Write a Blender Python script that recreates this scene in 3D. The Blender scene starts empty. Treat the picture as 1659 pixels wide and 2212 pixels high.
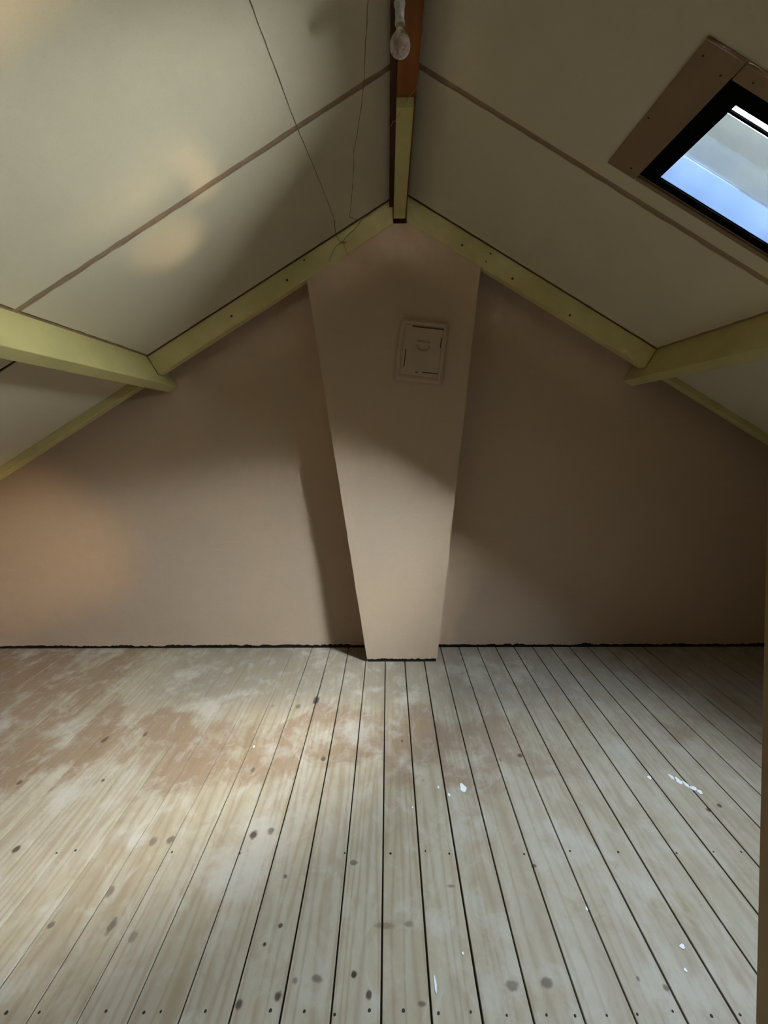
import bpy, bmesh, math, random
from mathutils import Vector, Matrix
from math import radians, sqrt, sin, cos, pi
random.seed(7)
S = bpy.context.scene
C = S.collection

# ------------------------------------------------------------------ camera
cam = bpy.data.cameras.new('camera'); cam_o = bpy.data.objects.new('camera', cam); C.objects.link(cam_o)
cam.sensor_fit = 'VERTICAL'; cam.sensor_height = 24.0; cam.sensor_width = 18.0
cam.lens = 950.0/2212.0*24.0
cam.shift_y = -0.05944
cam.clip_start = 0.02
PITCH, YAW, ROLL = radians(1.9), radians(.51), radians(.4)
fwd = Vector((-sin(YAW)*cos(PITCH), cos(YAW)*cos(PITCH), -sin(PITCH)))
rt = Vector((cos(YAW), sin(YAW), 0)); up = rt.cross(fwd)
r2 = rt*cos(ROLL) - up*sin(ROLL); u2 = up*cos(ROLL) + rt*sin(ROLL)
cam_o.matrix_world = Matrix(((r2.x, u2.x, -fwd.x, 0), (r2.y, u2.y, -fwd.y, 0), (r2.z, u2.z, -fwd.z, 1.5), (0, 0, 0, 1)))
S.camera = cam_o

# ------------------------------------------------------------------ world, exposure
SKY = 270.0
w = bpy.data.worlds.new('overcast_sky'); S.world = w; w.use_nodes = True
bg = w.node_tree.nodes['Background']
# hazy sky: brightest towards the horizon all the way round, dimmer overhead and below
nt = w.node_tree; tc = nt.nodes.new('ShaderNodeTexCoord'); sx = nt.nodes.new('ShaderNodeSeparateXYZ'); cr = nt.nodes.new('ShaderNodeValToRGB')
nt.links.new(tc.outputs['Generated'], sx.inputs[0]); nt.links.new(sx.outputs[2], cr.inputs[0]); nt.links.new(cr.outputs[0], bg.inputs[0])
cr.color_ramp.interpolation = 'EASE'
for i, (p_, c_) in enumerate([(0.0, (2.9, 3.0, 2.8)), (.09, (2.0, 2.1, 2.05)), (.36, (.45, .51, .57)), (1.0, (.345, .40, .465))]):
    e_ = cr.color_ramp.elements[i] if i < 2 else cr.color_ramp.elements.new(p_)
    e_.position = p_; e_.color = (*c_, 1)
bg.inputs[1].default_value = SKY
# low hazy sun on the skylight side, behind the camera
SUN = 450.0
sun = bpy.data.lights.new('hazy_sun', 'SUN'); sun.angle = radians(84); sun.energy = SUN; sun.color = (.96, .98, 1.0)
sun_o = bpy.data.objects.new('hazy_sun', sun); C.objects.link(sun_o)
sun_o.rotation_euler = Vector((-.86, .42, -.25)).to_track_quat('-Z', 'Y').to_euler()
S.view_settings.view_transform = 'Standard'; S.view_settings.look = 'None'
S.view_settings.gamma = 1; S.view_settings.use_curve_mapping = False
S.view_settings.exposure = 0.10
S.cycles.max_bounces = 7; S.cycles.diffuse_bounces = 5; S.cycles.transparent_max_bounces = 12
S.cycles.sample_clamp_indirect = 6.0; S.cycles.adaptive_threshold = 0.03

# ------------------------------------------------------------------ roof frame
PR = 0.6193; CS = 1/sqrt(1+PR*PR); SN = PR*CS; AX, AZ = .1016, 3.065
WY = 3.078                      # face of the gable wall
RY = 2.873                      # face of the gable rafters
def RP(side, s, h):             # s metres down the slope from the ridge, h metres into the room
    if side == 'R': return (AX + s*CS - h*SN, AZ - s*SN - h*CS)
    return (AX - s*CS + h*SN, AZ - s*SN - h*CS)
def RP3(side, s, y, h):
    x, z = RP(side, s, h); return Vector((x, y, z))

def spot(name, loc, to, power, size, blend, rad, col):
    l = bpy.data.lights.new(name, 'SPOT'); l.energy = power; l.spot_size = radians(size); l.spot_blend = blend
    l.shadow_soft_size = rad; l.color = col
    o = bpy.data.objects.new(name, l); C.objects.link(o); o.location = loc
    o.rotation_euler = (Vector(to)-Vector(loc)).to_track_quat('-Z', 'Y').to_euler(); return o

# added warm spots imitating sunlight thrown back by something shiny low on the right
GP = 7.0
GL = (1.0, .74, .42); SRC = (1.15, 1.0, .35)
for to, pw, sz in (((-.84, 1.16, 2.48), 95, 11), ((-.98, 1.36, 2.38), 110, 17), ((-.745, 1.56, 2.54), 34, 3.6), ((-.745, 1.64, 2.54), 44, 3.6), ((-.75, 1.73, 2.54), 44, 3.6), ((-.76, 1.82, 2.53), 30, 3.8), ((-1.01, 1.99, 2.38), 36, 8), ((-3.05, 3.0, .74), 75, 22)):
    spot('added_glint', SRC, to, pw*GP, sz, 1.0, .05, GL)

SK_S0, SK_S1, SK_Y0, SK_Y1 = 1.11, 1.70, 1.355, 1.725      # clear opening of the skylight
# portal: steers sky light through the skylight opening
pl = bpy.data.lights.new('skylight_portal', 'AREA'); pl.shape = 'RECTANGLE'
pl.size = SK_S1-SK_S0; pl.size_y = SK_Y1-SK_Y0; pl.cycles.is_portal = True
po = bpy.data.objects.new('skylight_portal', pl); C.objects.link(po)
ctr = RP3('R', (SK_S0+SK_S1)/2, (SK_Y0+SK_Y1)/2, -.125)
xa = Vector((CS, 0, -SN)); za = Vector((SN, 0, CS)); ya = za.cross(xa)
po.matrix_world = Matrix(((xa.x, ya.x, za.x, ctr.x), (xa.y, ya.y, za.y, ctr.y), (xa.z, ya.z, za.z, ctr.z), (0, 0, 0, 1)))

# ------------------------------------------------------------------ materials
class NT:
    def __init__(s, name):
        s.m = bpy.data.materials.new(name); s.m.use_nodes = True; s.t = s.m.node_tree
        s.b = s.t.nodes['Principled BSDF']; s.out = s.t.nodes['Material Output']
    def n(s, k, **kw):
        x = s.t.nodes.new(k)
        for a, v in kw.items(): setattr(x, a, v)
        return x
    def l(s, a, b): s.t.links.new(a, b)
    def val(s, x, v):
        if hasattr(v, 'is_output') or isinstance(v, bpy.types.NodeSocket): s.l(v, x)
        else: x.default_value = v
    def math(s, op, a, b=0.0, c=None, clamp=False):
        x = s.n('ShaderNodeMath', operation=op, use_clamp=clamp); s.val(x.inputs[0], a); s.val(x.inputs[1], b)
        if c is not None: s.val(x.inputs[2], c)
        return x.outputs[0]
    def pos(s, scale=(1, 1, 1), loc=(0, 0, 0)):
        g = s.n('ShaderNodeNewGeometry'); m = s.n('ShaderNodeMapping'); s.l(g.outputs['Position'], m.inputs[0])
        m.inputs['Scale'].default_value = scale; m.inputs['Location'].default_value = loc; return m.outputs[0]
    def noise(s, vec, sc, det=3, rough=.5, dist=0):
        x = s.n('ShaderNodeTexNoise'); s.l(vec, x.inputs['Vector']); x.inputs['Scale'].default_value = sc
        x.inputs['Detail'].default_value = det; x.inputs['Roughness'].default_value = rough; x.inputs['Distortion'].default_value = dist
        return x.outputs[0]
    def ramp(s, f, a, b, lo=0., hi=1.):
        x = s.n('ShaderNodeMapRange', interpolation_type='SMOOTHSTEP'); s.val(x.inputs[0], f)
        x.inputs[1].default_value = a; x.inputs[2].default_value = b; x.inputs[3].default_value = lo; x.inputs[4].default_value = hi
        return x.outputs[0]
    def mix(s, f, a, b, mode='MIX'):
        x = s.n('ShaderNodeMix', data_type='RGBA', blend_type=mode); s.val(x.inputs[0], f)
        for i, v in ((6, a), (7, b)):
            if isinstance(v, tuple): x.inputs[i].default_value = (*v, 1)
            else: s.l(v, x.inputs[i])
        return x.outputs[2]
    def bump(s, h, st, d=.002):
        x = s.n('ShaderNodeBump'); s.l(h, x.inputs['Height']); x.inputs['Strength'].default_value = st; x.inputs['Distance'].default_value = d
        s.l(x.outputs[0], s.b.inputs['Normal'])
    def col(s, c):
        if isinstance(c, tuple): s.b.inputs['Base Color'].default_value = (*c, 1)
        else: s.l(c, s.b.inputs['Base Color'])

def simple(name, c1, c2=None, sc=8, rough=.7, stretch=(1, 1, 1), bump=0.0, spec=.3, metal=0):
    n = NT(name); p = n.pos(stretch)
    if c2 is None: c2 = tuple(v*.82 for v in c1)
    f = n.noise(p, sc, 4, .6)
    n.col(n.mix(n.ramp(f, .3, .7), c1, c2)); n.b.inputs['Roughness'].default_value = rough
    n.b.inputs['Specular IOR Level'].default_value = spec; n.b.inputs['Metallic'].default_value = metal
    if bump: n.bump(n.noise(p, sc*6, 3), bump)
    return n.m

def mat_plaster():
    n = NT('salmon_plaster'); p = n.pos()
    big = n.noise(p, 1.3, 4, .55); fine = n.noise(p, 60, 3, .6)
    c = n.mix(n.ramp(big, .35, .68), (.63, .47, .335), (.60, .46, .345))
    streak = n.noise(n.pos((1.5, 1, 9)), 3, 3, .6)
    c = n.mix(n.math('MULTIPLY', n.ramp(streak, .6, .75), .25), c, (.68, .55, .44))
    c = n.mix(n.math('MULTIPLY', n.ramp(fine, .45, .75), .12), c, (.42, .33, .26))
    n.col(c); n.b.inputs['Roughness'].default_value = .85; n.b.inputs['Specular IOR Level'].default_value = .2
    n.bump(n.noise(p, 90, 3), .25, .001); return n.m

def mat_panel():
    n = NT('cream_softboard'); p = n.pos()
    big = n.noise(p, 2.0, 4, .6); fine = n.noise(p, 140, 2, .6)
    c = n.mix(n.ramp(big, .3, .7), (.74, .66, .50), (.71, .635, .485))
    c = n.mix(n.math('MULTIPLY', n.ramp(fine, .5, .8), .15), c, (.42, .38, .30))
    v = n.n('ShaderNodeTexVoronoi'); n.l(p, v.inputs[0]); v.inputs['Scale'].default_value = 2.6
    spot_ = n.ramp(v.outputs['Distance'], .010, .022, 1, 0)
    c = n.mix(n.math('MULTIPLY', spot_, .5), c, (.22, .19, .13))
    n.col(c); n.b.inputs['Roughness'].default_value = .75; n.b.inputs['Specular IOR Level'].default_value = .25
    n.bump(fine, .2, .0008); return n.m

def mat_floor():
    n = NT('sanded_pine'); W_ = .1305; X0 = -.0274
    g = n.n('ShaderNodeNewGeometry'); sep = n.n('ShaderNodeSeparateXYZ'); n.l(g.outputs['Position'], sep.inputs[0])
    X, Y = sep.outputs[0], sep.outputs[1]
    idx = n.math('FLOOR', n.math('DIVIDE', n.math('SUBTRACT', X, X0), W_))
    wn = n.n('ShaderNodeTexWhiteNoise', noise_dimensions='1D'); n.l(idx, wn.inputs['W'])
    rnd = wn.outputs['Value']
    wn2 = n.n('ShaderNodeTexWhiteNoise', noise_dimensions='1D'); n.l(n.math('ADD', idx, 37.3), wn2.inputs['W']); rnd2 = wn2.outputs['Value']
    # local coords of each board: u across (0..1), v along with a random start
    u = n.math('SUBTRACT', n.math('FRACT', n.math('DIVIDE', n.math('SUBTRACT', X, X0), W_)), n.math('MULTIPLY_ADD', rnd2, .5, .25))
    v = n.math('ADD', n.math('MULTIPLY', Y, .55), n.math('MULTIPLY', rnd, 31.0))
    cb = n.n('ShaderNodeCombineXYZ'); n.l(u, cb.inputs[0]); n.l(v, cb.inputs[1]); n.l(n.math('MULTIPLY', rnd2, 9.0), cb.inputs[2])
    # cathedral figure: rings of a distorted distance
    warp = n.noise(cb.outputs[0], 1.1, 2, .5)
    ring = n.math('ADD', n.math('MULTIPLY', n.math('ABSOLUTE', u), 2.2), n.math('MULTIPLY', warp, 3.4))
    rings = n.math('PINGPONG', n.math('MULTIPLY', ring, 3.4), 1.0)
    rings = n.ramp(rings, .15, 1.0)
    fib = n.noise(n.pos((60, 2.5, 1)), 3, 3, .6)
    # tones
    base = n.mix(rnd, (.41, .345, .24), (.345, .275, .18))
    base = n.mix(n.ramp(n.noise(cb.outputs[0], 1.6, 3, .6), .35, .7), base, (.42, .36, .275))
    c = n.mix(n.math('MULTIPLY', n.math('POWER', rings, 2.0), .34), base, (.22, .135, .07))
    c = n.mix(n.math('MULTIPLY', n.ramp(fib, .45, .75), .12), c, (.26, .18, .11))
    # brown remains of old varnish in a worn band across the room
    pw = n.pos((1, 1, 1)); bn = n.noise(n.pos((1.0, .8, 1), (3.1, 0, 0)), 3.6, 6, .68, .6)
    jag = n.math('MULTIPLY', n.math('SUBTRACT', rnd, .5), .22)
    d1 = n.math('ABSOLUTE', n.math('SUBTRACT', n.math('ADD', Y, jag), 2.10))
    band = n.ramp(d1, .12, .36, 1, 0)
    band = n.math('MULTIPLY', band, n.ramp(X, .5, 1.0, 1, .35))
    d2 = n.math('MULTIPLY', n.ramp(X, -1.9, -1.35, 1, 0), n.ramp(Y, 2.0, 2.35, 0, 1))
    zone = n.math('MAXIMUM', band, d2)
    m = n.math('MULTIPLY', n.ramp(n.math('ADD', bn, n.math('MULTIPLY', zone, .30)), .62, .80), n.ramp(zone, 0, .3, .55, 1))
    c = n.mix(n.math('MULTIPLY', m, .72), c, (.235, .14, .08))
    # darker grey towards the wall, pale sanded areas and ochre stains
    gy = n.math('MULTIPLY', n.ramp(Y, 2.25, 2.6), n.ramp(X, -1.7, -1.2))
    c = n.mix(n.math('MULTIPLY', gy, .75), c, (.26, .225, .18))
    pale = n.noise(n.pos((1.2, 1, 1), (7, 3, 0)), 3.2, 5, .6)
    c = n.mix(n.math('MULTIPLY', n.ramp(pale, .52, .68), .65), c, (.50, .455, .39))
    rx = n.ramp(X, -.1, .8)
    c = n.mix(n.math('MULTIPLY', rx, .30), c, (.44, .385, .33))
    och = n.noise(n.pos((1.5, .8, 1), (1, 9, 4)), 4.5, 4, .6)
    c = n.mix(n.math('MULTIPLY', n.ramp(och, .62, .74), .45), c, (.27, .195, .085))
    blot = n.noise(n.pos((2.0, 1.1, 1), (5, 2, 8)), 6.0, 6, .7, .8)
    c = n.mix(n.math('MULTIPLY', n.ramp(blot, .50, .66), .38), c, (.29, .22, .145))
    c = n.mix(n.math('MULTIPLY', n.ramp(blot, .50, .34), .35), c, (.50, .465, .40))
    # knots: (x, y, radius across, radius along, darkness)
    K = [(-.517, 1.608, .018, .022, .8), (-.456, 1.624, .014, .018, .6), (-.884, 1.581, .018, .024, .5), (-.822, 1.587, .015, .022, .6), (-.104, 1.178, .011, .012, .95),
         (-.061, 1.134, .011, .013, .8), (-.206, 1.167, .019, .012, .55), (-.267, 1.163, .009, .010, .5), (-.305, 1.128, .013, .014, .8), (-.405, 1.11, .013, .014, .75),
         (-.419, 2.458, .022, .05, .85), (-.512, 2.398, .018, .025, .5), (-.861, 1.296, .013, .03, .6), (-.777, 1.27, .016, .02, .45), (-.34, 1.30, .008, .009, .8),
         (-.375, 1.25, .007, .008, .9), (-.36, 1.45, .008, .009, .6), (-1.37, 1.55, .014, .02, .8), (-1.05, 1.30, .011, .014, .6), (-.93, 1.40, .014, .025, .5),
         (.33, 1.155, .022, .015, .5), (.425, 1.16, .020, .016, .6), (.08, 1.115, .014, .008, .6), (-.02, 1.30, .035, .012, .4), (.055, 1.305, .02, .010, .4),
         (.20, 1.42, .018, .007, .45), (.68, 1.17, .007, .009, .6), (.745, 1.15, .010, .010, .6), (.50, 1.49, .012, .008, .7), (.61, 2.02, .015, .02, .7),
         (.06, 2.12, .008, .012, .6), (1.27, 1.72, .012, .012, .75), (1.33, 1.74, .010, .012, .75), (-.13, 1.50, .016, .014, .6), (-.62, 1.93, .012, .02, .5),
         (-1.42, 2.13, .014, .03, .7), (-1.24, 2.17, .012, .02, .6), (-1.26, 1.87, .009, .012, .8), (-1.62, 1.86, .013, .018, .7), (-.31, 2.0, .014, .018, .7)]
    kv = n.noise(n.pos(), 45, 2)
    acc = None; halo = None
    for kx, ky, ra, rb, dk in K:
        dx = n.math('DIVIDE', n.math('SUBTRACT', X, kx), ra); dy = n.math('DIVIDE', n.math('SUBTRACT', Y, ky), rb)
        dd = n.math('SQRT', n.math('MULTIPLY_ADD', dx, dx, n.math('MULTIPLY', dy, dy)))
        dd = n.math('ADD', dd, n.math('MULTIPLY', n.math('SUBTRACT', kv, .5), .9))
        k = n.ramp(dd, .45, 1.05, dk, 0)
        acc = k if acc is None else n.math('MAXIMUM', acc, k)
    c = n.mix(n.math('MULTIPLY', acc, 1.15, clamp=True), c, (.06, .036, .025))
    # small random knots and specks
    vo = n.n('ShaderNodeTexVoronoi'); n.l(n.pos((1, .6, 1)), vo.inputs[0]); vo.inputs['Scale'].default_value = 5.2
    c = n.mix(n.ramp(vo.outputs['Distance'], .02, .06, .55, 0), c, (.16, .11, .07))
    n.col(c); n.b.inputs['Specular IOR Level'].default_value = .3
    n.l(n.ramp(pale, .4, .7, .62, .5), n.b.inputs['Roughness'])
    n.bump(n.math('ADD', rings, fib), .12, .0006)
    return n.m

M = {}
M['plaster'] = mat_plaster(); M['panel'] = mat_panel(); M['floor'] = mat_floor()
M['yellow'] = simple('pale_yellow_paint', (.62, .545, .24), (.56, .50, .22), 5, .5, (1, 1, 1), .12, .4)
M['backing'] = simple('bare_brown_board', (.40, .28, .19), (.32, .22, .145), 14, .85, bump=.3)
M['plainwood'] = simple('plain_wood_lining', (.34, .24, .15), (.28, .19, .12), 4, .8, (6, 6, .5))
M['trimwood'] = simple('brown_window_board', (.30, .205, .125), (.27, .18, .11), 6, .6, (3, 1, 3), .1)
M['orange'] = simple('orange_varnished_pine', (.27, .088, .016), (.20, .062, .012), 5, .45, (8, .6, 8), .1, .5)
M['darkbeam'] = simple('dark_brown_wood', (.085, .032, .014), (.055, .022, .010), 6, .6, (8, .6, 8), .1)
M['black'] = simple('gap_black', (.012, .012, .012), (.022, .022, .020), 20, .9)  # plain black for the strips behind the ragged plaster edges
M['blackframe'] = simple('black_painted_frame', (.004, .004, .004), (.006, .0055, .005), 8, .9, spec=0)
M['subfloor'] = simple('dark_subfloor', (.085, .065, .045), None, 10, .95)
M['reveal'] = simple('pale_blue_reveal', (.017, .024, .040), (.014, .021, .036), 6, .9, spec=0)
M['slate'] = simple('grey_blue_slate', (.0055, .0062, .0070), (.0075, .0082, .0078), 3, .9, (1, 1, 2.5), spec=0)
M['darkbar'] = simple('dark_glazing_bar', (.0012, .0015, .0015), None, 20, .9, spec=0)
M['post'] = simple('tan_painted_wood', (.36, .25, .12), (.33, .225, .11), 5, .6, (4, 4, .5), .1)
M['hatch'] = simple('cream_painted_hatch', (.57, .44, .335), (.54, .42, .32), 10, .7, bump=.1)
M['recess'] = simple('painted_recess_shade', (.40, .30, .20), None, 10, .8)  # hatch paint darkened, the shade of the finger recess put into the colour
M['hatchdark'] = simple('dark_gap', (.11, .08, .045), None, 10, .9)
M['socket'] = simple('grey_white_plastic', (.42, .43, .36), (.36, .37, .31), 30, .5)
M['screw'] = simple('rusty_dark_screw', (.03, .022, .014), None, 40, .7)
M['nail'] = simple('dark_nail_hole', (.035, .03, .027), None, 40, .8)
M['white'] = simple('white_paint_spatter', (.85, .88, .90), (.8, .83, .85), 40, .5)
M['web'] = simple('dusty_cobweb', (.26, .22, .155), (.18, .15, .10), 60, .95)
M['wire'] = simple('thin_cream_wire', (.45, .32, .2), None, 60, .5)
M['metal'] = simple('dull_brass', (.30, .24, .14), None, 30, .45, metal=.8)
M['tile'] = simple('dark_roof_tile', (.05, .04, .035), (.07, .05, .045), 6, .85)

def mat_glass(name, thick):
    n = NT(name); t = n.n('ShaderNodeBsdfTransparent'); gl = n.n('ShaderNodeBsdfGlossy'); gl.inputs['Roughness'].default_value = .02
    fr = n.n('ShaderNodeFresnel'); fr.inputs[0].default_value = 1.45
    mx = n.n('ShaderNodeMixShader'); n.l(n.math('MULTIPLY', fr.outputs[0], .8), mx.inputs[0]); n.l(t.outputs[0], mx.inputs[1]); n.l(gl.outputs[0], mx.inputs[2])
    t.inputs[0].default_value = (.93, .96, .96, 1)
    if thick:            # dusty film
        df = n.n('ShaderNodeBsdfDiffuse'); df.inputs[0].default_value = (.9, .75, .68, 1)
        m2 = n.n('ShaderNodeMixShader'); n.l(n.ramp(n.noise(n.pos(), 30, 4), .3, .7, .22, .5), m2.inputs[0]); n.l(mx.outputs[0], m2.inputs[1]); n.l(df.outputs[0], m2.inputs[2])
        n.l(m2.outputs[0], n.out.inputs[0])
    else: n.l(mx.outputs[0], n.out.inputs[0])
    return n.m
M['glass'] = mat_glass('clear_window_glass', False); M['bulbglass'] = mat_glass('dusty_bulb_glass', True)

# ------------------------------------------------------------------ helpers
def link(name, bm, m, parent=None, smooth=False):
    me = bpy.data.meshes.new(name); bmesh.ops.recalc_face_normals(bm, faces=bm.faces[:]); bm.to_mesh(me); bm.free()
    me.materials.append(m)
    if smooth:
        for p in me.polygons: p.use_smooth = True
    o = bpy.data.objects.new(name, me); C.objects.link(o)
    if parent: o.parent = parent; o.matrix_parent_inverse = parent.matrix_world.inverted()
    return o
def tag(o, label=None, cat=None, group=None, kind=None):
    if label: o['label'] = label
    if cat: o['category'] = cat
    if group: o['group'] = group
    if kind: o['kind'] = kind
    return o
def empty(name, loc):
    o = bpy.data.objects.new(name, None); C.objects.link(o); o.location = loc; o.empty_display_size = .05
    bpy.context.view_layer.update(); return o
def prism(bm, pts, vec):
    """closed prism: polygon pts (3D) extruded by vec"""
    vec = Vector(vec); a = [bm.verts.new(Vector(p)) for p in pts]; b = [bm.verts.new(Vector(p)+vec) for p in pts]
    n = len(pts); bm.faces.new(a); bm.faces.new(b[::-1])
    for i in range(n): bm.faces.new((a[i], a[(i+1) % n], b[(i+1) % n], b[i]))
def xz(pts, y): return [(x, y, z) for x, z in pts]
def box(bm, x0, x1, y0, y1, z0, z1): prism(bm, [(x0, y0, z0), (x1, y0, z0), (x1, y1, z0), (x0, y1, z0)], (0, 0, z1-z0))
def bevel(bm, w, seg=1, ang=None):
    bmesh.ops.recalc_face_normals(bm, faces=bm.faces[:])
    bmesh.ops.bevel(bm, geom=bm.edges[:], offset=w, segments=seg, affect='EDGES', profile=.5)
def slab(bm, side, s0, s1, y0, y1, h0, h1, ja=None, step=.05):
    """board lying in the roof plane; ja = jitter of its edges"""
    def edge(a, b, j):
        if not j: return [a]
        L = (Vector(b)-Vector(a)).length; k = max(2, int(L/step)); out = []
        d = (Vector(b)-Vector(a)); nrm = Vector((-d.y, d.x)).normalized()
        for i in range(k):
            q = Vector(a)+d*(i/k)
            if i: q = q + nrm*random.uniform(-j, j)
            out.append((q.x, q.y))
        return out
    cs = [(s0, y0), (s1, y0), (s1, y1), (s0, y1)]; p = []
    for i in range(4): p += edge(cs[i], cs[(i+1) % 4], ja)
    a = [RP3(side, s, y, h0) for s, y in p]
    nrm = RP3(side, 0, 0, h1)-RP3(side, 0, 0, h0); prism(bm, a, nrm)
def slab_hole(bm, side, ss, ys, h0, h1, hole):
    vs = {}
    def V(i, j, k):
        if (i, j, k) not in vs: vs[i, j, k] = bm.verts.new(RP3(side, ss[i], ys[j], (h0, h1)[k]))
        return vs[i, j, k]
    cells = [(i, j) for i in range(len(ss)-1) for j in range(len(ys)-1) if (i, j) not in hole]
    for i, j in cells:
        for k in (0, 1): bm.faces.new((V(i, j, k), V(i+1, j, k), V(i+1, j+1, k), V(i, j+1, k)))
        for (di, dj, e) in ((-1, 0, ((i, j), (i, j+1))), (1, 0, ((i+1, j), (i+1, j+1))), (0, -1, ((i, j), (i+1, j))), (0, 1, ((i, j+1), (i+1, j+1)))):
            if (i+di, j+dj) not in cells:
                (a, b), (c, d) = e; bm.faces.new((V(a, b, 0), V(c, d, 0), V(c, d, 1), V(a, b, 1)))
def tube(bm, pts, r, seg=6):
    pts = [Vector(p) for p in pts]; rings = []
    for i, p in enumerate(pts):
        d = (pts[min(i+1, len(pts)-1)]-pts[max(i-1, 0)]).normalized(); a = d.orthogonal().normalized(); b = d.cross(a)
        rr = r[i] if isinstance(r, (list, tuple)) else r
        rings.append([bm.verts.new(p+(a*cos(2*pi*k/seg)+b*sin(2*pi*k/seg))*rr) for k in range(seg)])
    for i in range(len(rings)-1):
        for k in range(seg): bm.faces.new((rings[i][k], rings[i][(k+1) % seg], rings[i+1][(k+1) % seg], rings[i+1][k]))
    bm.faces.new(rings[0][::-1]); bm.faces.new(rings[-1])
def lathe(bm, prof, ctr, seg=24):
    ctr = Vector(ctr); R = []
    for r, z in prof: R.append([bm.verts.new(ctr+Vector((r*cos(2*pi*k/seg), r*sin(2*pi*k/seg), z))) for k in range(seg)])
    for i in range(len(R)-1):
        for k in range(seg): bm.faces.new((R[i][k], R[i][(k+1) % seg], R[i+1][(k+1) % seg], R[i+1][k]))
    bm.faces.new(R[0]); bm.faces.new(R[-1][::-1])
def smooth_line(pts, k=5):
    P = [Vector(p) for p in pts]; out = []
    for i in range(len(P)-1):
        p0, p1, p2, p3 = P[max(i-1, 0)], P[i], P[i+1], P[min(i+2, len(P)-1)]
        for j in range(k):
            t = j/k; out.append(.5*((2*p1)+(p2-p0)*t+(2*p0-5*p1+4*p2-p3)*t*t+(3*p1-p0-3*p2+p3)*t**3))
    return out+[P[-1]]

BACK = -1.6                     # inner face of the wall behind the camera
XL, XR = -3.15, 3.20            # knee walls
def ceilz(x, h=0): return AZ - PR*abs(x-AX) - h/CS

# ------------------------------------------------------------------ floor
bm = bmesh.new(); box(bm, XL-.1, XR+.1, BACK-.1, WY+.15, -.12, -.0125)
floor = tag(link('floor', bm, M['subfloor']), kind='structure')
PW, PX = .1305, -.0274
bm0 = None; i0 = math.floor((XL-PX)/PW)+1; i1 = math.floor((XR-PX)/PW)
for i in range(i0-1, i1+1):
    xa_, xb_ = PX+PW*i, PX+PW*(i+1)
    gap = .0018 if xb_ < -.45 else .0028
    g1 = gap*random.uniform(.7, 1.25)
    bm = bmesh.new(); box(bm, max(xa_+gap, XL), min(xb_-g1, XR), BACK+.01, WY+.004, -.012, random.uniform(-.0006, .0006)); bevel(bm, .0012)
    link('floor_board', bm, M['floor'], floor)
# nail holes, two rows, the left out of reach ones far away are only a few pixels
N1 = [-1.008, -.922, -.748, -.647, -.604, -.487, -.317, -.228, -.148, -.058, .031, .122, .206, .298, .401, .474, .556, .636, .731, .825, .900]
N2 = [-1.21, -1.148, -.792, -.544, -.165, 0, .126, .211, .479, .647, .819, 1.025, 1.16, 1.258]
bm = bmesh.new()
for xs, y in ((N1, 1.097), (N2, 1.538)):
    for x in xs:
        r = random.uniform(.0028, .0042); lathe(bm, [(r, -.001), (r, .0013), (r*.6, .0015)], (x, y+random.uniform(-.006, .006), 0), 8)
o = link('nail_heads', bm, M['nail'], floor); o['kind'] = 'stuff'
bm = bmesh.new()
for x, y, a, b in [(.31, 1.83, .013, .022), (.246, 1.793, .005, .008), (.206, 1.832, .004, .008), (1.135, 1.886, .007, .012), (.853, 1.247, .007, .007), (.824, 1.19, .004, .005), (.208, 1.228, .003, .004), (.09, 1.73, .003, .005),
                   (1.232, 1.89, .007, .016), (1.25, 1.868, .010, .018), (1.268, 1.848, .008, .016), (1.285, 1.826, .012, .014), (1.299, 1.808, .009, .014), (.12, 1.155, .003, .02), (-.66, 2.08, .004, .008), (.62, 1.35, .003, .006)]:
    k = 14; ph = random.uniform(0, 6)
    pts = [(x+a*cos(t)*(1+.25*sin(3*t+ph)), y+b*sin(t)*(1+.2*cos(2*t+ph)), .0004) for t in [2*pi*j/k for j in range(k)]]
    prism(bm, pts, (0, 0, .0009))
o = link('paint_spatters', bm, M['white'], floor); o['kind'] = 'stuff'

# ------------------------------------------------------------------ gable wall, chimney breast
def ragged(x0, x1, step=.012, base=.014, amp=.022, down=0):
    out = []; x = x0; v = 0
    while x < x1-1e-6:
        v = .6*v + random.uniform(-1, 1)*.4
        e = .5+.5*sin(x*7.3+1.3)*sin(x*3.1)
        out.append((x, base+amp*max(0, .35+v*.55*(.4+e))))
        x += step*random.uniform(.6, 1.4)
    out.append((x1, base+amp*.4)); return out
bm = bmesh.new()
top = [(XR, ceilz(XR)+.02), (AX, AZ+.02), (XL, ceilz(XL)+.02)]
prism(bm, xz(ragged(XL, XR)+top, WY), (0, .012, 0))
prism(bm, xz([(XL-.1, .06), (XR+.1, .06)]+[(XR+.1, ceilz(XR+.1)+.06), (AX, AZ+.06), (XL-.1, ceilz(XL-.1)+.06)], WY+.012), (0, .1, 0))
wall = tag(link('wall_back', bm, M['plaster']), kind='structure')
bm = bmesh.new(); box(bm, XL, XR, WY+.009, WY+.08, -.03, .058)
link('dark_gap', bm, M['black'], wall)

CH = 2.879
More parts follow.
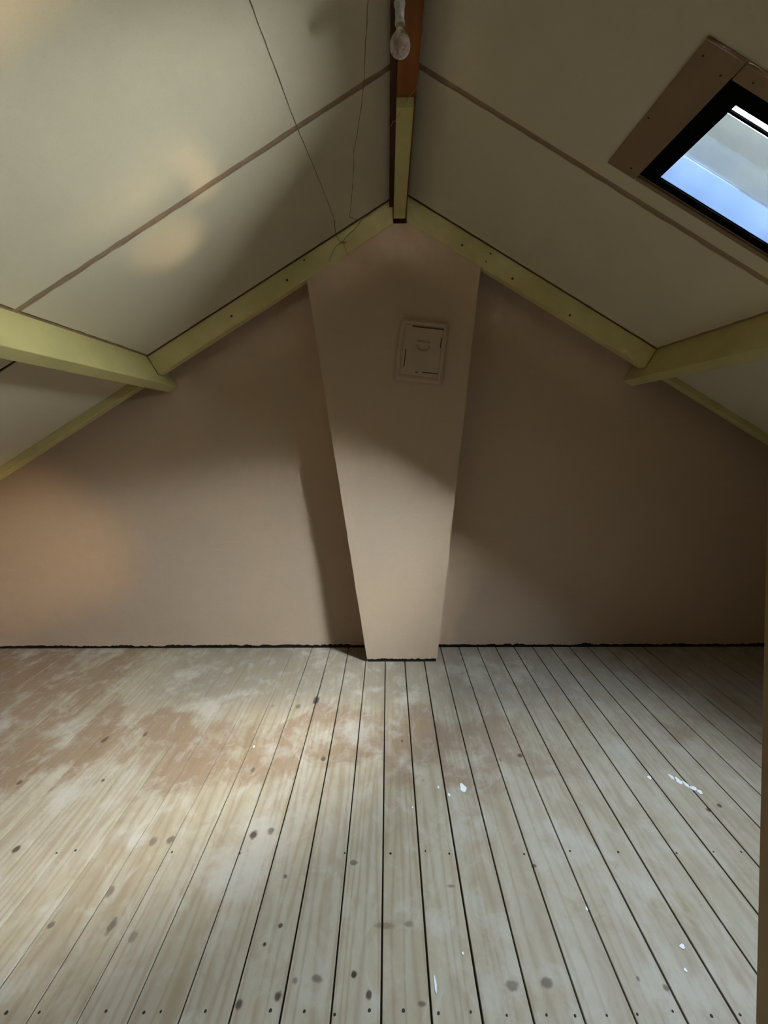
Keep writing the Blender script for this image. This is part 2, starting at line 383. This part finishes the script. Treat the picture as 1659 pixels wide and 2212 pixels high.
# tapering breast: corners at floor and under the rafters
xl0, xr0, xl1, xr1 = -.147, .322, -.519, .606
def botz(x): return AZ - PR*abs(x-AX) - .137/CS - .002
tl, tr = botz(xl1), botz(xr1)
bm = bmesh.new()
prism(bm, xz(ragged(xl0-.002, xr0-.004, 0.01, .016, .018)+[(xr1, tr), (.135, botz(.135)), (.129, 2.869), (.046, 2.869), (.04, botz(.04)), (xl1, tl)], CH), (0, WY-CH-.0005, 0))
breast = link('chimney_breast', bm, M['plaster'])
tag(breast, 'salmon plastered chimney breast that widens upwards in the middle of the gable wall', 'chimney breast')
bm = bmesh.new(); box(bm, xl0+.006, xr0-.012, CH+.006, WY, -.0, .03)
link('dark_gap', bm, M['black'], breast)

# side and rear walls
for nm, x0, x1 in (('wall_left', XL-.1, XL), ('wall_right', XR, XR+.1)):
    bm = bmesh.new(); box(bm, x0, x1, BACK-.1, WY+.1, -.02, ceilz(XL if x0 < 0 else XR)-.01); tag(link(nm, bm, M['plainwood']), kind='structure')
bm = bmesh.new(); prism(bm, xz([(XL-.1, -.02), (XR+.1, -.02), (XR+.1, ceilz(XR+.1)-.004), (AX, AZ-.004), (XL-.1, ceilz(XL-.1)-.004)], BACK-.1), (0, .1, 0))
tag(link('wall_front', bm, M['plainwood']), kind='structure')

# ------------------------------------------------------------------ ceiling
SMAX = 3.95
YS = [BACK-.1, SK_Y0-.06, SK_Y1+.034, WY+.02]
bm = bmesh.new()
slab(bm, 'L', 0, SMAX, YS[0], YS[-1], -.09, -.006)
slab_hole(bm, 'R', [0, SK_S0-.067, SK_S1+.065, SMAX], YS, -.006, -.09, {(1, 1)})
box(bm, AX-.07, AX+.07, YS[0], YS[-1], AZ-.02, AZ+.14)
ceiling = tag(link('ceiling', bm, M['backing']), kind='structure')
def panel(side, s0, s1, y0, y1, h=0):
    bm = bmesh.new(); slab(bm, side, s0, s1, y0, y1, h-.0055, h, .0028); return link('ceiling_panel', bm, M['panel'], ceiling)
SEAM_L, SEAM_R = (1.838, 1.870), (1.868, 1.899)
panel('L', .096, 1.944, SEAM_L[1], RY-.020); panel('L', .096, 1.944, .62, SEAM_L[0]); panel('L', .096, 1.944, -.6, .59); panel('L', .096, 1.944, BACK, -.63)
panel('R', .035, 1.915, SEAM_R[1], RY-.020)
bm = bmesh.new(); slab_hole(bm, 'R', [.035, SK_S0-.067, SK_S1+.065, 1.915], [.65, SK_Y0-.06, SK_Y1+.034, SEAM_R[0]], -.0055, 0, {(1, 1)})
link('ceiling_panel', bm, M['panel'], ceiling)
panel('R', .035, 1.915, -.57, .62); panel('R', .035, 1.915, BACK, -.60)
panel('L', 2.03, SMAX-.1, 2.012, RY-.003, .084); panel('L', 2.03, SMAX-.1, .78, 1.99, .084); panel('L', 2.03, SMAX-.1, -.45, .75, .084); panel('L', 2.03, SMAX-.1, BACK, -.48, .084)
panel('R', 1.99, SMAX-.1, 1.90, RY-.003, .088); panel('R', 1.99, SMAX-.1, .66, 1.87, .088); panel('R', 1.99, SMAX-.1, BACK, .63, .088)
bm = bmesh.new(); slab(bm, 'L', 2.05, SMAX-.1, BACK, RY-.01, .04, .068); link('dark_backing', bm, M['darkbeam'], ceiling)

# ------------------------------------------------------------------ timber: purlins, rafters, ridge
def timber(name, bm, m, parent=None, bv=.004):
    bevel(bm, bv, 2); return link(name, bm, m, parent)
bm = bmesh.new(); slab(bm, 'L', 1.966, 2.040, BACK+.002, WY-.002, -.012, .205)
tag(timber('purlin', bm, M['yellow']), 'pale yellow painted purlin under the left roof slope, brightly lit', 'beam')
bm = bmesh.new(); slab(bm, 'R', 1.930, 2.000, BACK+.002, WY-.002, -.012, .208)
tag(timber('purlin', bm, M['yellow']), 'pale yellow painted purlin under the right roof slope, in shade', 'beam')
def rafter_pts(side, xin, send):
    s_in = abs(xin-AX)/CS
    zt = ceilz(xin)
    # bottom line at h=.137, inner end cut vertically at xin
    zb = AZ - PR*abs(xin-AX) - .137/CS
    return [(xin, zt), (xin, zb), RP(side, send, .137), RP(side, send, 0)]
def screws(parent, pts):
    for x, z, r in pts:
        bm = bmesh.new(); m = Matrix.Rotation(pi/2, 4, 'X')
        lathe(bm, [(r, 0), (r, .0012), (r*.5, .0005)], (0, 0, 0), 10)
        bmesh.ops.transform(bm, matrix=Matrix.Translation((x, RY, z)) @ m, verts=bm.verts[:]); link('screw', bm, M['screw'], parent)
bm = bmesh.new(); prism(bm, xz(rafter_pts('L', .043, 1.962), RY), (0, .065, 0))
ra = tag(timber('rafter', bm, M['yellow']), 'pale yellow rafter on the gable wall, from the ridge down to the left purlin', 'rafter')
screws(ra, [(-.645, 2.515, .008), (-.532, 2.641, .006), (-1.009, 2.288, .008)])
bm = bmesh.new(); prism(bm, xz(rafter_pts('R', .131, 1.927), RY), (0, .065, 0))
rb = tag(timber('rafter', bm, M['yellow']), 'pale yellow rafter on the gable wall, from the ridge down to the right purlin', 'rafter')
screws(rb, [(.485, 2.725, .008), (.669, 2.67, .006), (.639, 2.62, .005), (.809, 2.51, .008), (1.179, 2.273, .008)])
bm = bmesh.new(); slab(bm, 'L', 2.043, 3.75, RY, RY+.065, 0, .137)
tag(timber('rafter', bm, M['yellow']), 'lower rafter strip between gable wall and ceiling, below the left purlin', 'rafter')
bm = bmesh.new(); slab(bm, 'R', 2.003, 3.75, RY, RY+.065, 0, .125)
tag(timber('rafter', bm, M['yellow']), 'lower rafter strip between gable wall and ceiling, below the right purlin', 'rafter')

bm = bmesh.new(); box(bm, .019, .131, BACK+.002, WY-.002, 2.972, 3.03)
ridge = tag(timber('ridge_beam', bm, M['darkbeam'], bv=.003), 'dark brown ridge beam, its shade put into the colour, with an orange varnished board beneath, along the roof top', 'beam')  # shade beside the orange board is put into the beam's dark colour
bm = bmesh.new(); box(bm, .048, .1305, BACK+.004, WY-.01, 2.932, 2.972); timber('cover_board', bm, M['orange'], ridge, .002)['label'] = 'orange varnished board under the beam'
bm = bmesh.new(); box(bm, .046, .119, 1.905, 2.852, 2.888, 2.9315)
tag(timber('batten', bm, M['yellow'], bv=.002), 'short pale yellow batten fixed under the orange ridge beam near the gable', 'batten')

# ------------------------------------------------------------------ skylight
bm = bmesh.new()
O = [SK_S0-.067, SK_S0, SK_S1, SK_S1+.065]; OY = [SK_Y0-.06, SK_Y0, SK_Y1, SK_Y1+.034]
slab_hole(bm, 'R', O, OY, .001, -.12, {(1, 1)})
win = tag(link('window_1', bm, M['blackframe']), kind='structure')
e = .0008
def bar(name, s0, s1, y0, y1, h0, h1, m):
    bm = bmesh.new(); slab(bm, 'R', s0, s1, y0, y1, h0, h1); return link(name, bm, m, win)
bar('reveal', SK_S0, SK_S1, SK_Y1-.003, SK_Y1-e, -.118, -.004, M['reveal'])
bar('reveal', SK_S1-.003, SK_S1-e, SK_Y0+.003, SK_Y1-.004, -.118, -.004, M['reveal'])
bar('glazing_bar', SK_S0+.001, SK_S1-.004, 1.477, 1.486, -.108, -.100, M['darkbar'])
bar('pane', SK_S0+.001, SK_S1-.004, SK_Y0+.001, SK_Y1-.004, -.116, -.112, M['glass'])
# brown boards around the frame
T = .012
tr_ = [(.915, SK_S0-.069, 1.238, SK_Y1+.036+.020, 'trim'), (SK_S0-.066, SK_S1+.18, 1.238, SK_Y0-.062, 'trim'), (SK_S0-.066, SK_S1+.18, SK_Y1+.036, SK_Y1+.056, 'trim'), (SK_S1+.067, SK_S1+.18, SK_Y0-.060, SK_Y1+.034, 'trim')]
surround = empty('window_surround', RP3('R', 1.4, 1.5, 0))
tag(surround, 'brown boards screwed around the black skylight in the right roof slope', 'trim')
for s0, s1, y0, y1, nm in tr_:
    bm = bmesh.new(); slab(bm, 'R', s0, s1, y0, y1, .0005, T); bevel(bm, .0015); link('surround_board', bm, M['trimwood'], surround)
for s, y in ((.937, 1.278), (1.012, 1.297), (.929, 1.525), (1.094, 1.268), (1.4, 1.268), (1.0, 1.74)):
    bm = bmesh.new(); lathe(bm, [(.0032, 0), (.0032, .001), (.0015, .0004)], (0, 0, 0), 8)
    rot = Vector((-SN, 0, -CS)).to_track_quat('Z', 'Y').to_matrix().to_4x4()
    bmesh.ops.transform(bm, matrix=Matrix.Translation(RP3('R', s, y, T)) @ rot, verts=bm.verts[:]); link('screw', bm, M['screw'], surround)
# outside: neighbouring slate wall that rises along the slope
bm = bmesh.new(); slab(bm, 'R', -.2, 3.4, 1.95, 2.05, -.562, -.095)
nb = tag(link('slate_wall', bm, M['slate']), 'grey blue slate wall rising beyond the skylight glass outside', 'wall')

bm = bmesh.new(); slab(bm, 'R', -.2, 3.4, 1.13, 1.24, -.60, -.095); link('unseen_upstand', bm, M['slate'], nb)  # unseen upstand, added to cut low light into a diagonal shadow edge

# ------------------------------------------------------------------ inspection hatch on the breast
hc = Vector((.2210, CH, 2.048)); ha = radians(-7.0)
hat = empty('flue_hatch', hc); tag(hat, 'small cream painted flue hatch with finger pull, tilted on the chimney breast', 'hatch')
HM = Matrix.Translation(hc) @ Matrix.Rotation(-ha, 4, 'Y')
def hpart(name, build, m, parent, bv=0, seg=1):
    bm = bmesh.new(); build(bm)
    if bv: bevel(bm, bv, seg)
    bmesh.ops.transform(bm, matrix=HM, verts=bm.verts[:]); return link(name, bm, m, parent)
HW, HH = .155, .200
def rrect(w, h, r, k=5):
    out = []
    for cx, cz, a0 in ((w-r, h-r, 0), (-w+r, h-r, pi/2), (-w+r, -h+r, pi), (w-r, -h+r, 3*pi/2)):
        for j in range(k+1): a = a0+pi/2*j/k; out.append((cx+r*cos(a), cz+r*sin(a)))
    return out
def fr_(bm):   # sloping frame: rounded outline at the wall, smaller outline in front, then a step in
    rings = [(HW, HH, .020, -.0005), (HW, HH, .020, -.014), (HW-.005, HH-.005, .018, -.024), (HW-.018, HH-.020, .012, -.032), (.124, .163, .004, -.027), (.124, .163, .004, -.014)]
    R = [[bm.verts.new((x, y, z)) for x, z in rrect(a, b, r)] for a, b, r, y in rings]; n = len(R[0])
    for i in range(len(R)-1):
        for k in range(n): bm.faces.new((R[i][k], R[i][(k+1) % n], R[i+1][(k+1) % n], R[i+1][k]))
    bm.faces.new(R[0]); bm.faces.new(R[-1][::-1])
hf = hpart('hatch_frame', fr_, M['hatch'], hat)
def dr_(bm): box(bm, -.1225, .1225, -.0275, -.0143, -.1615, .1615)
dr = hpart('hatch_door', dr_, M['hatch'], hat, .002, 2)
# open stretches of the joint between door and frame, elsewhere filled with paint
def gapbox(cx, cz, w_, h_):
    def f(bm): box(bm, cx-w_/2, cx+w_/2, -.0284, -.026, cz-h_/2, cz+h_/2)
    return hpart('joint_gap', f, M['hatchdark'], hat, .0006)
gapbox(.025, .152, .205, .010); gapbox(-.102, -.054, .006, .115); gapbox(.117, .064, .006, .064); gapbox(.070, -.134, .10, .007); gapbox(-.017, -.138, .022, .006)
def pull(bm):   # raised bar with shade painted in, over a half-round recess strip
    box(bm, -.036, .048, -.0325, -.0275, .056, .067)
hpart('finger_pull', pull, M['recess'], dr, .002, 2)
def arc(bm):
    R0, R1 = .036, .046; N = 14; o_, i_ = [], []
    for j in range(N+1):
        a = pi + pi*j/N; o_.append((.006+R1*cos(a), -.030, .036+R1*sin(a)*.82)); i_.append((.006+R0*cos(a), -.030, .036+R0*sin(a)*.62))
    prism(bm, o_+i_[::-1], (0, .0028, 0))
hpart('finger_recess', arc, M['recess'], dr)  # thin raised strip, recess shade given by its darker paint
bpy.data.objects['finger_recess']['label'] = 'half round finger recess, its shade painted as a darker strip'

# ------------------------------------------------------------------ bulb under the ridge
bx, by = .049, 1.5
lamp = empty('light_bulb', (bx, by, 2.93)); tag(lamp, 'bare unlit glass bulb in a grey plastic holder under the ridge beam', 'light bulb')
bm = bmesh.new(); lathe(bm, [(.018, .0), (.019, -.004), (.018, -.012), (.0155, -.018), (.015, -.054), (.0165, -.060), (.0165, -.070), (.014, -.073)], (bx, by, 2.931), 24); link('holder', bm, M['socket'], lamp, True)
bm = bmesh.new(); lathe(bm, [(.013, .0), (.0135, -.006), (.012, -.010), (.0135, -.014), (.012, -.018)], (bx, by, 2.859), 20); link('screw_cap', bm, M['metal'], lamp, True)
bm = bmesh.new(); prof = [(.0125, -.016)]+[(.034*sin(a)+.0, -.050+.034*-cos(a)*-1) for a in []]
gp = [(.0125, -.002), (.0145, -.008), (.020, -.018), (.0275, -.029), (.0325, -.042), (.0340, -.054), (.0325, -.066), (.0275, -.076), (.019, -.0835), (.009, -.087), (.002, -.0878)]
lathe(bm, gp, (bx, by, 2.846), 28); gl = link('glass_globe', bm, M['bulbglass'], lamp, True)
bm = bmesh.new(); lathe(bm, [(.006, 0), (.004, -.02), (.002, -.03)], (bx, by, 2.844), 10)
tube(bm, smooth_line([(bx-.003, by, 2.823), (bx-.014, by, 2.793), (bx-.009, by, 2.783), (bx, by, 2.790), (bx+.009, by, 2.783), (bx+.014, by, 2.793), (bx+.003, by, 2.823)], 3), .0008, 5)
link('filament_mount', bm, M['metal'], lamp)

# thin wire that crosses over the batten
bm = bmesh.new()
tube(bm, smooth_line([(.133, 1.78, 2.94), (.128, 1.85, 2.928), (.100, 1.893, 2.925), (.060, 1.93, 2.885), (.044, 2.00, 2.90), (.034, 2.08, 2.955), (.026, 2.14, 2.972)], 5), .0012, 6)
tag(link('wire', bm, M['wire']), 'thin loose pale wire draped around the yellow batten at the ridge', 'wire')

# ------------------------------------------------------------------ cobwebs on the left slope
W1 = [(-.388, 1.10, 2.757), (-.388, 1.304, 2.757), (-.383, 1.44, 2.76), (-.374, 1.634, 2.766), (-.365, 1.832, 2.772), (-.355, 1.985, 2.777), (-.34, 2.21, 2.787), (-.326, 2.438, 2.795), (-.313, 2.685, 2.803)]
W2 = [(-.050, 1.40, 2.966), (-.057, 1.523, 2.962), (-.073, 1.686, 2.952), (-.091, 1.866, 2.941), (-.119, 2.027, 2.924), (-.139, 2.132, 2.911), (-.156, 2.2, 2.901), (-.17, 2.354, 2.892), (-.195, 2.545, 2.876), (-.228, 2.767, 2.856)]
def fix(P, h=.0015): # snap to the ceiling face
    return [(x, y, ceilz(x, h)) for x, y, z in P]
def web(P, r, label):
    q = smooth_line(fix(P), 6); q = [(p.x+random.uniform(-.0012, .0012), p.y, p.z) for p in q]
    bm = bmesh.new(); tube(bm, q, [r*random.uniform(.6, 1.25) for _ in q], 5)
    return tag(link('cobweb', bm, M['web']), label, 'cobweb')
web(W1, .0011, 'long dusty cobweb thread slanting over the left slope, farther from the ridge')
web(W2, .0013, 'dusty cobweb thread running down the left slope beside the ridge beam')
bm = bmesh.new()
def strand(P, r): tube(bm, smooth_line(P, 4), r, 5)
zz = RY-.002
strand([(-.228, 2.767, ceilz(-.228, .002)), (-.19, 2.80, 2.858), (-.165, 2.84, 2.872), (-.20, 2.862, 2.835), (-.255, zz, 2.79), (-.283, zz, 2.752)], .0020)
strand([(-.313, 2.685, ceilz(-.313, .002)), (-.320, 2.80, 2.79), (-.31, zz, 2.765), (-.283, zz, 2.750)], .0018)
strand([(-.283, zz, 2.750), (-.262, zz, 2.70), (-.25, zz-.001, 2.66)], .0014)
strand([(-.283, zz, 2.750), (-.33, zz, 2.72), (-.36, zz, 2.66), (-.37, zz-.001, 2.63)], .0022)
for k in range(14):
    a = random.uniform(0, 6.28); L = random.uniform(.008, .022); strand([(-.283, zz, 2.75), (-.283+L*cos(a), zz-.004, 2.75+.5*L*sin(a)), (-.283+1.3*L*cos(a), zz, 2.75+.6*L*sin(a)-.003)], .0017)
tag(link('cobweb', bm, M['web']), 'clump of cobweb with a dark blob on the left rafter below the ridge', 'cobweb')

# ------------------------------------------------------------------ post at the right edge
bm = bmesh.new(); box(bm, .926, 1.02, .97, 1.08, 0.001, ceilz(1.02)-.016)
tag(timber('post', bm, M['post'], bv=.004), 'tan painted upright wooden post at the right edge of the view', 'post')
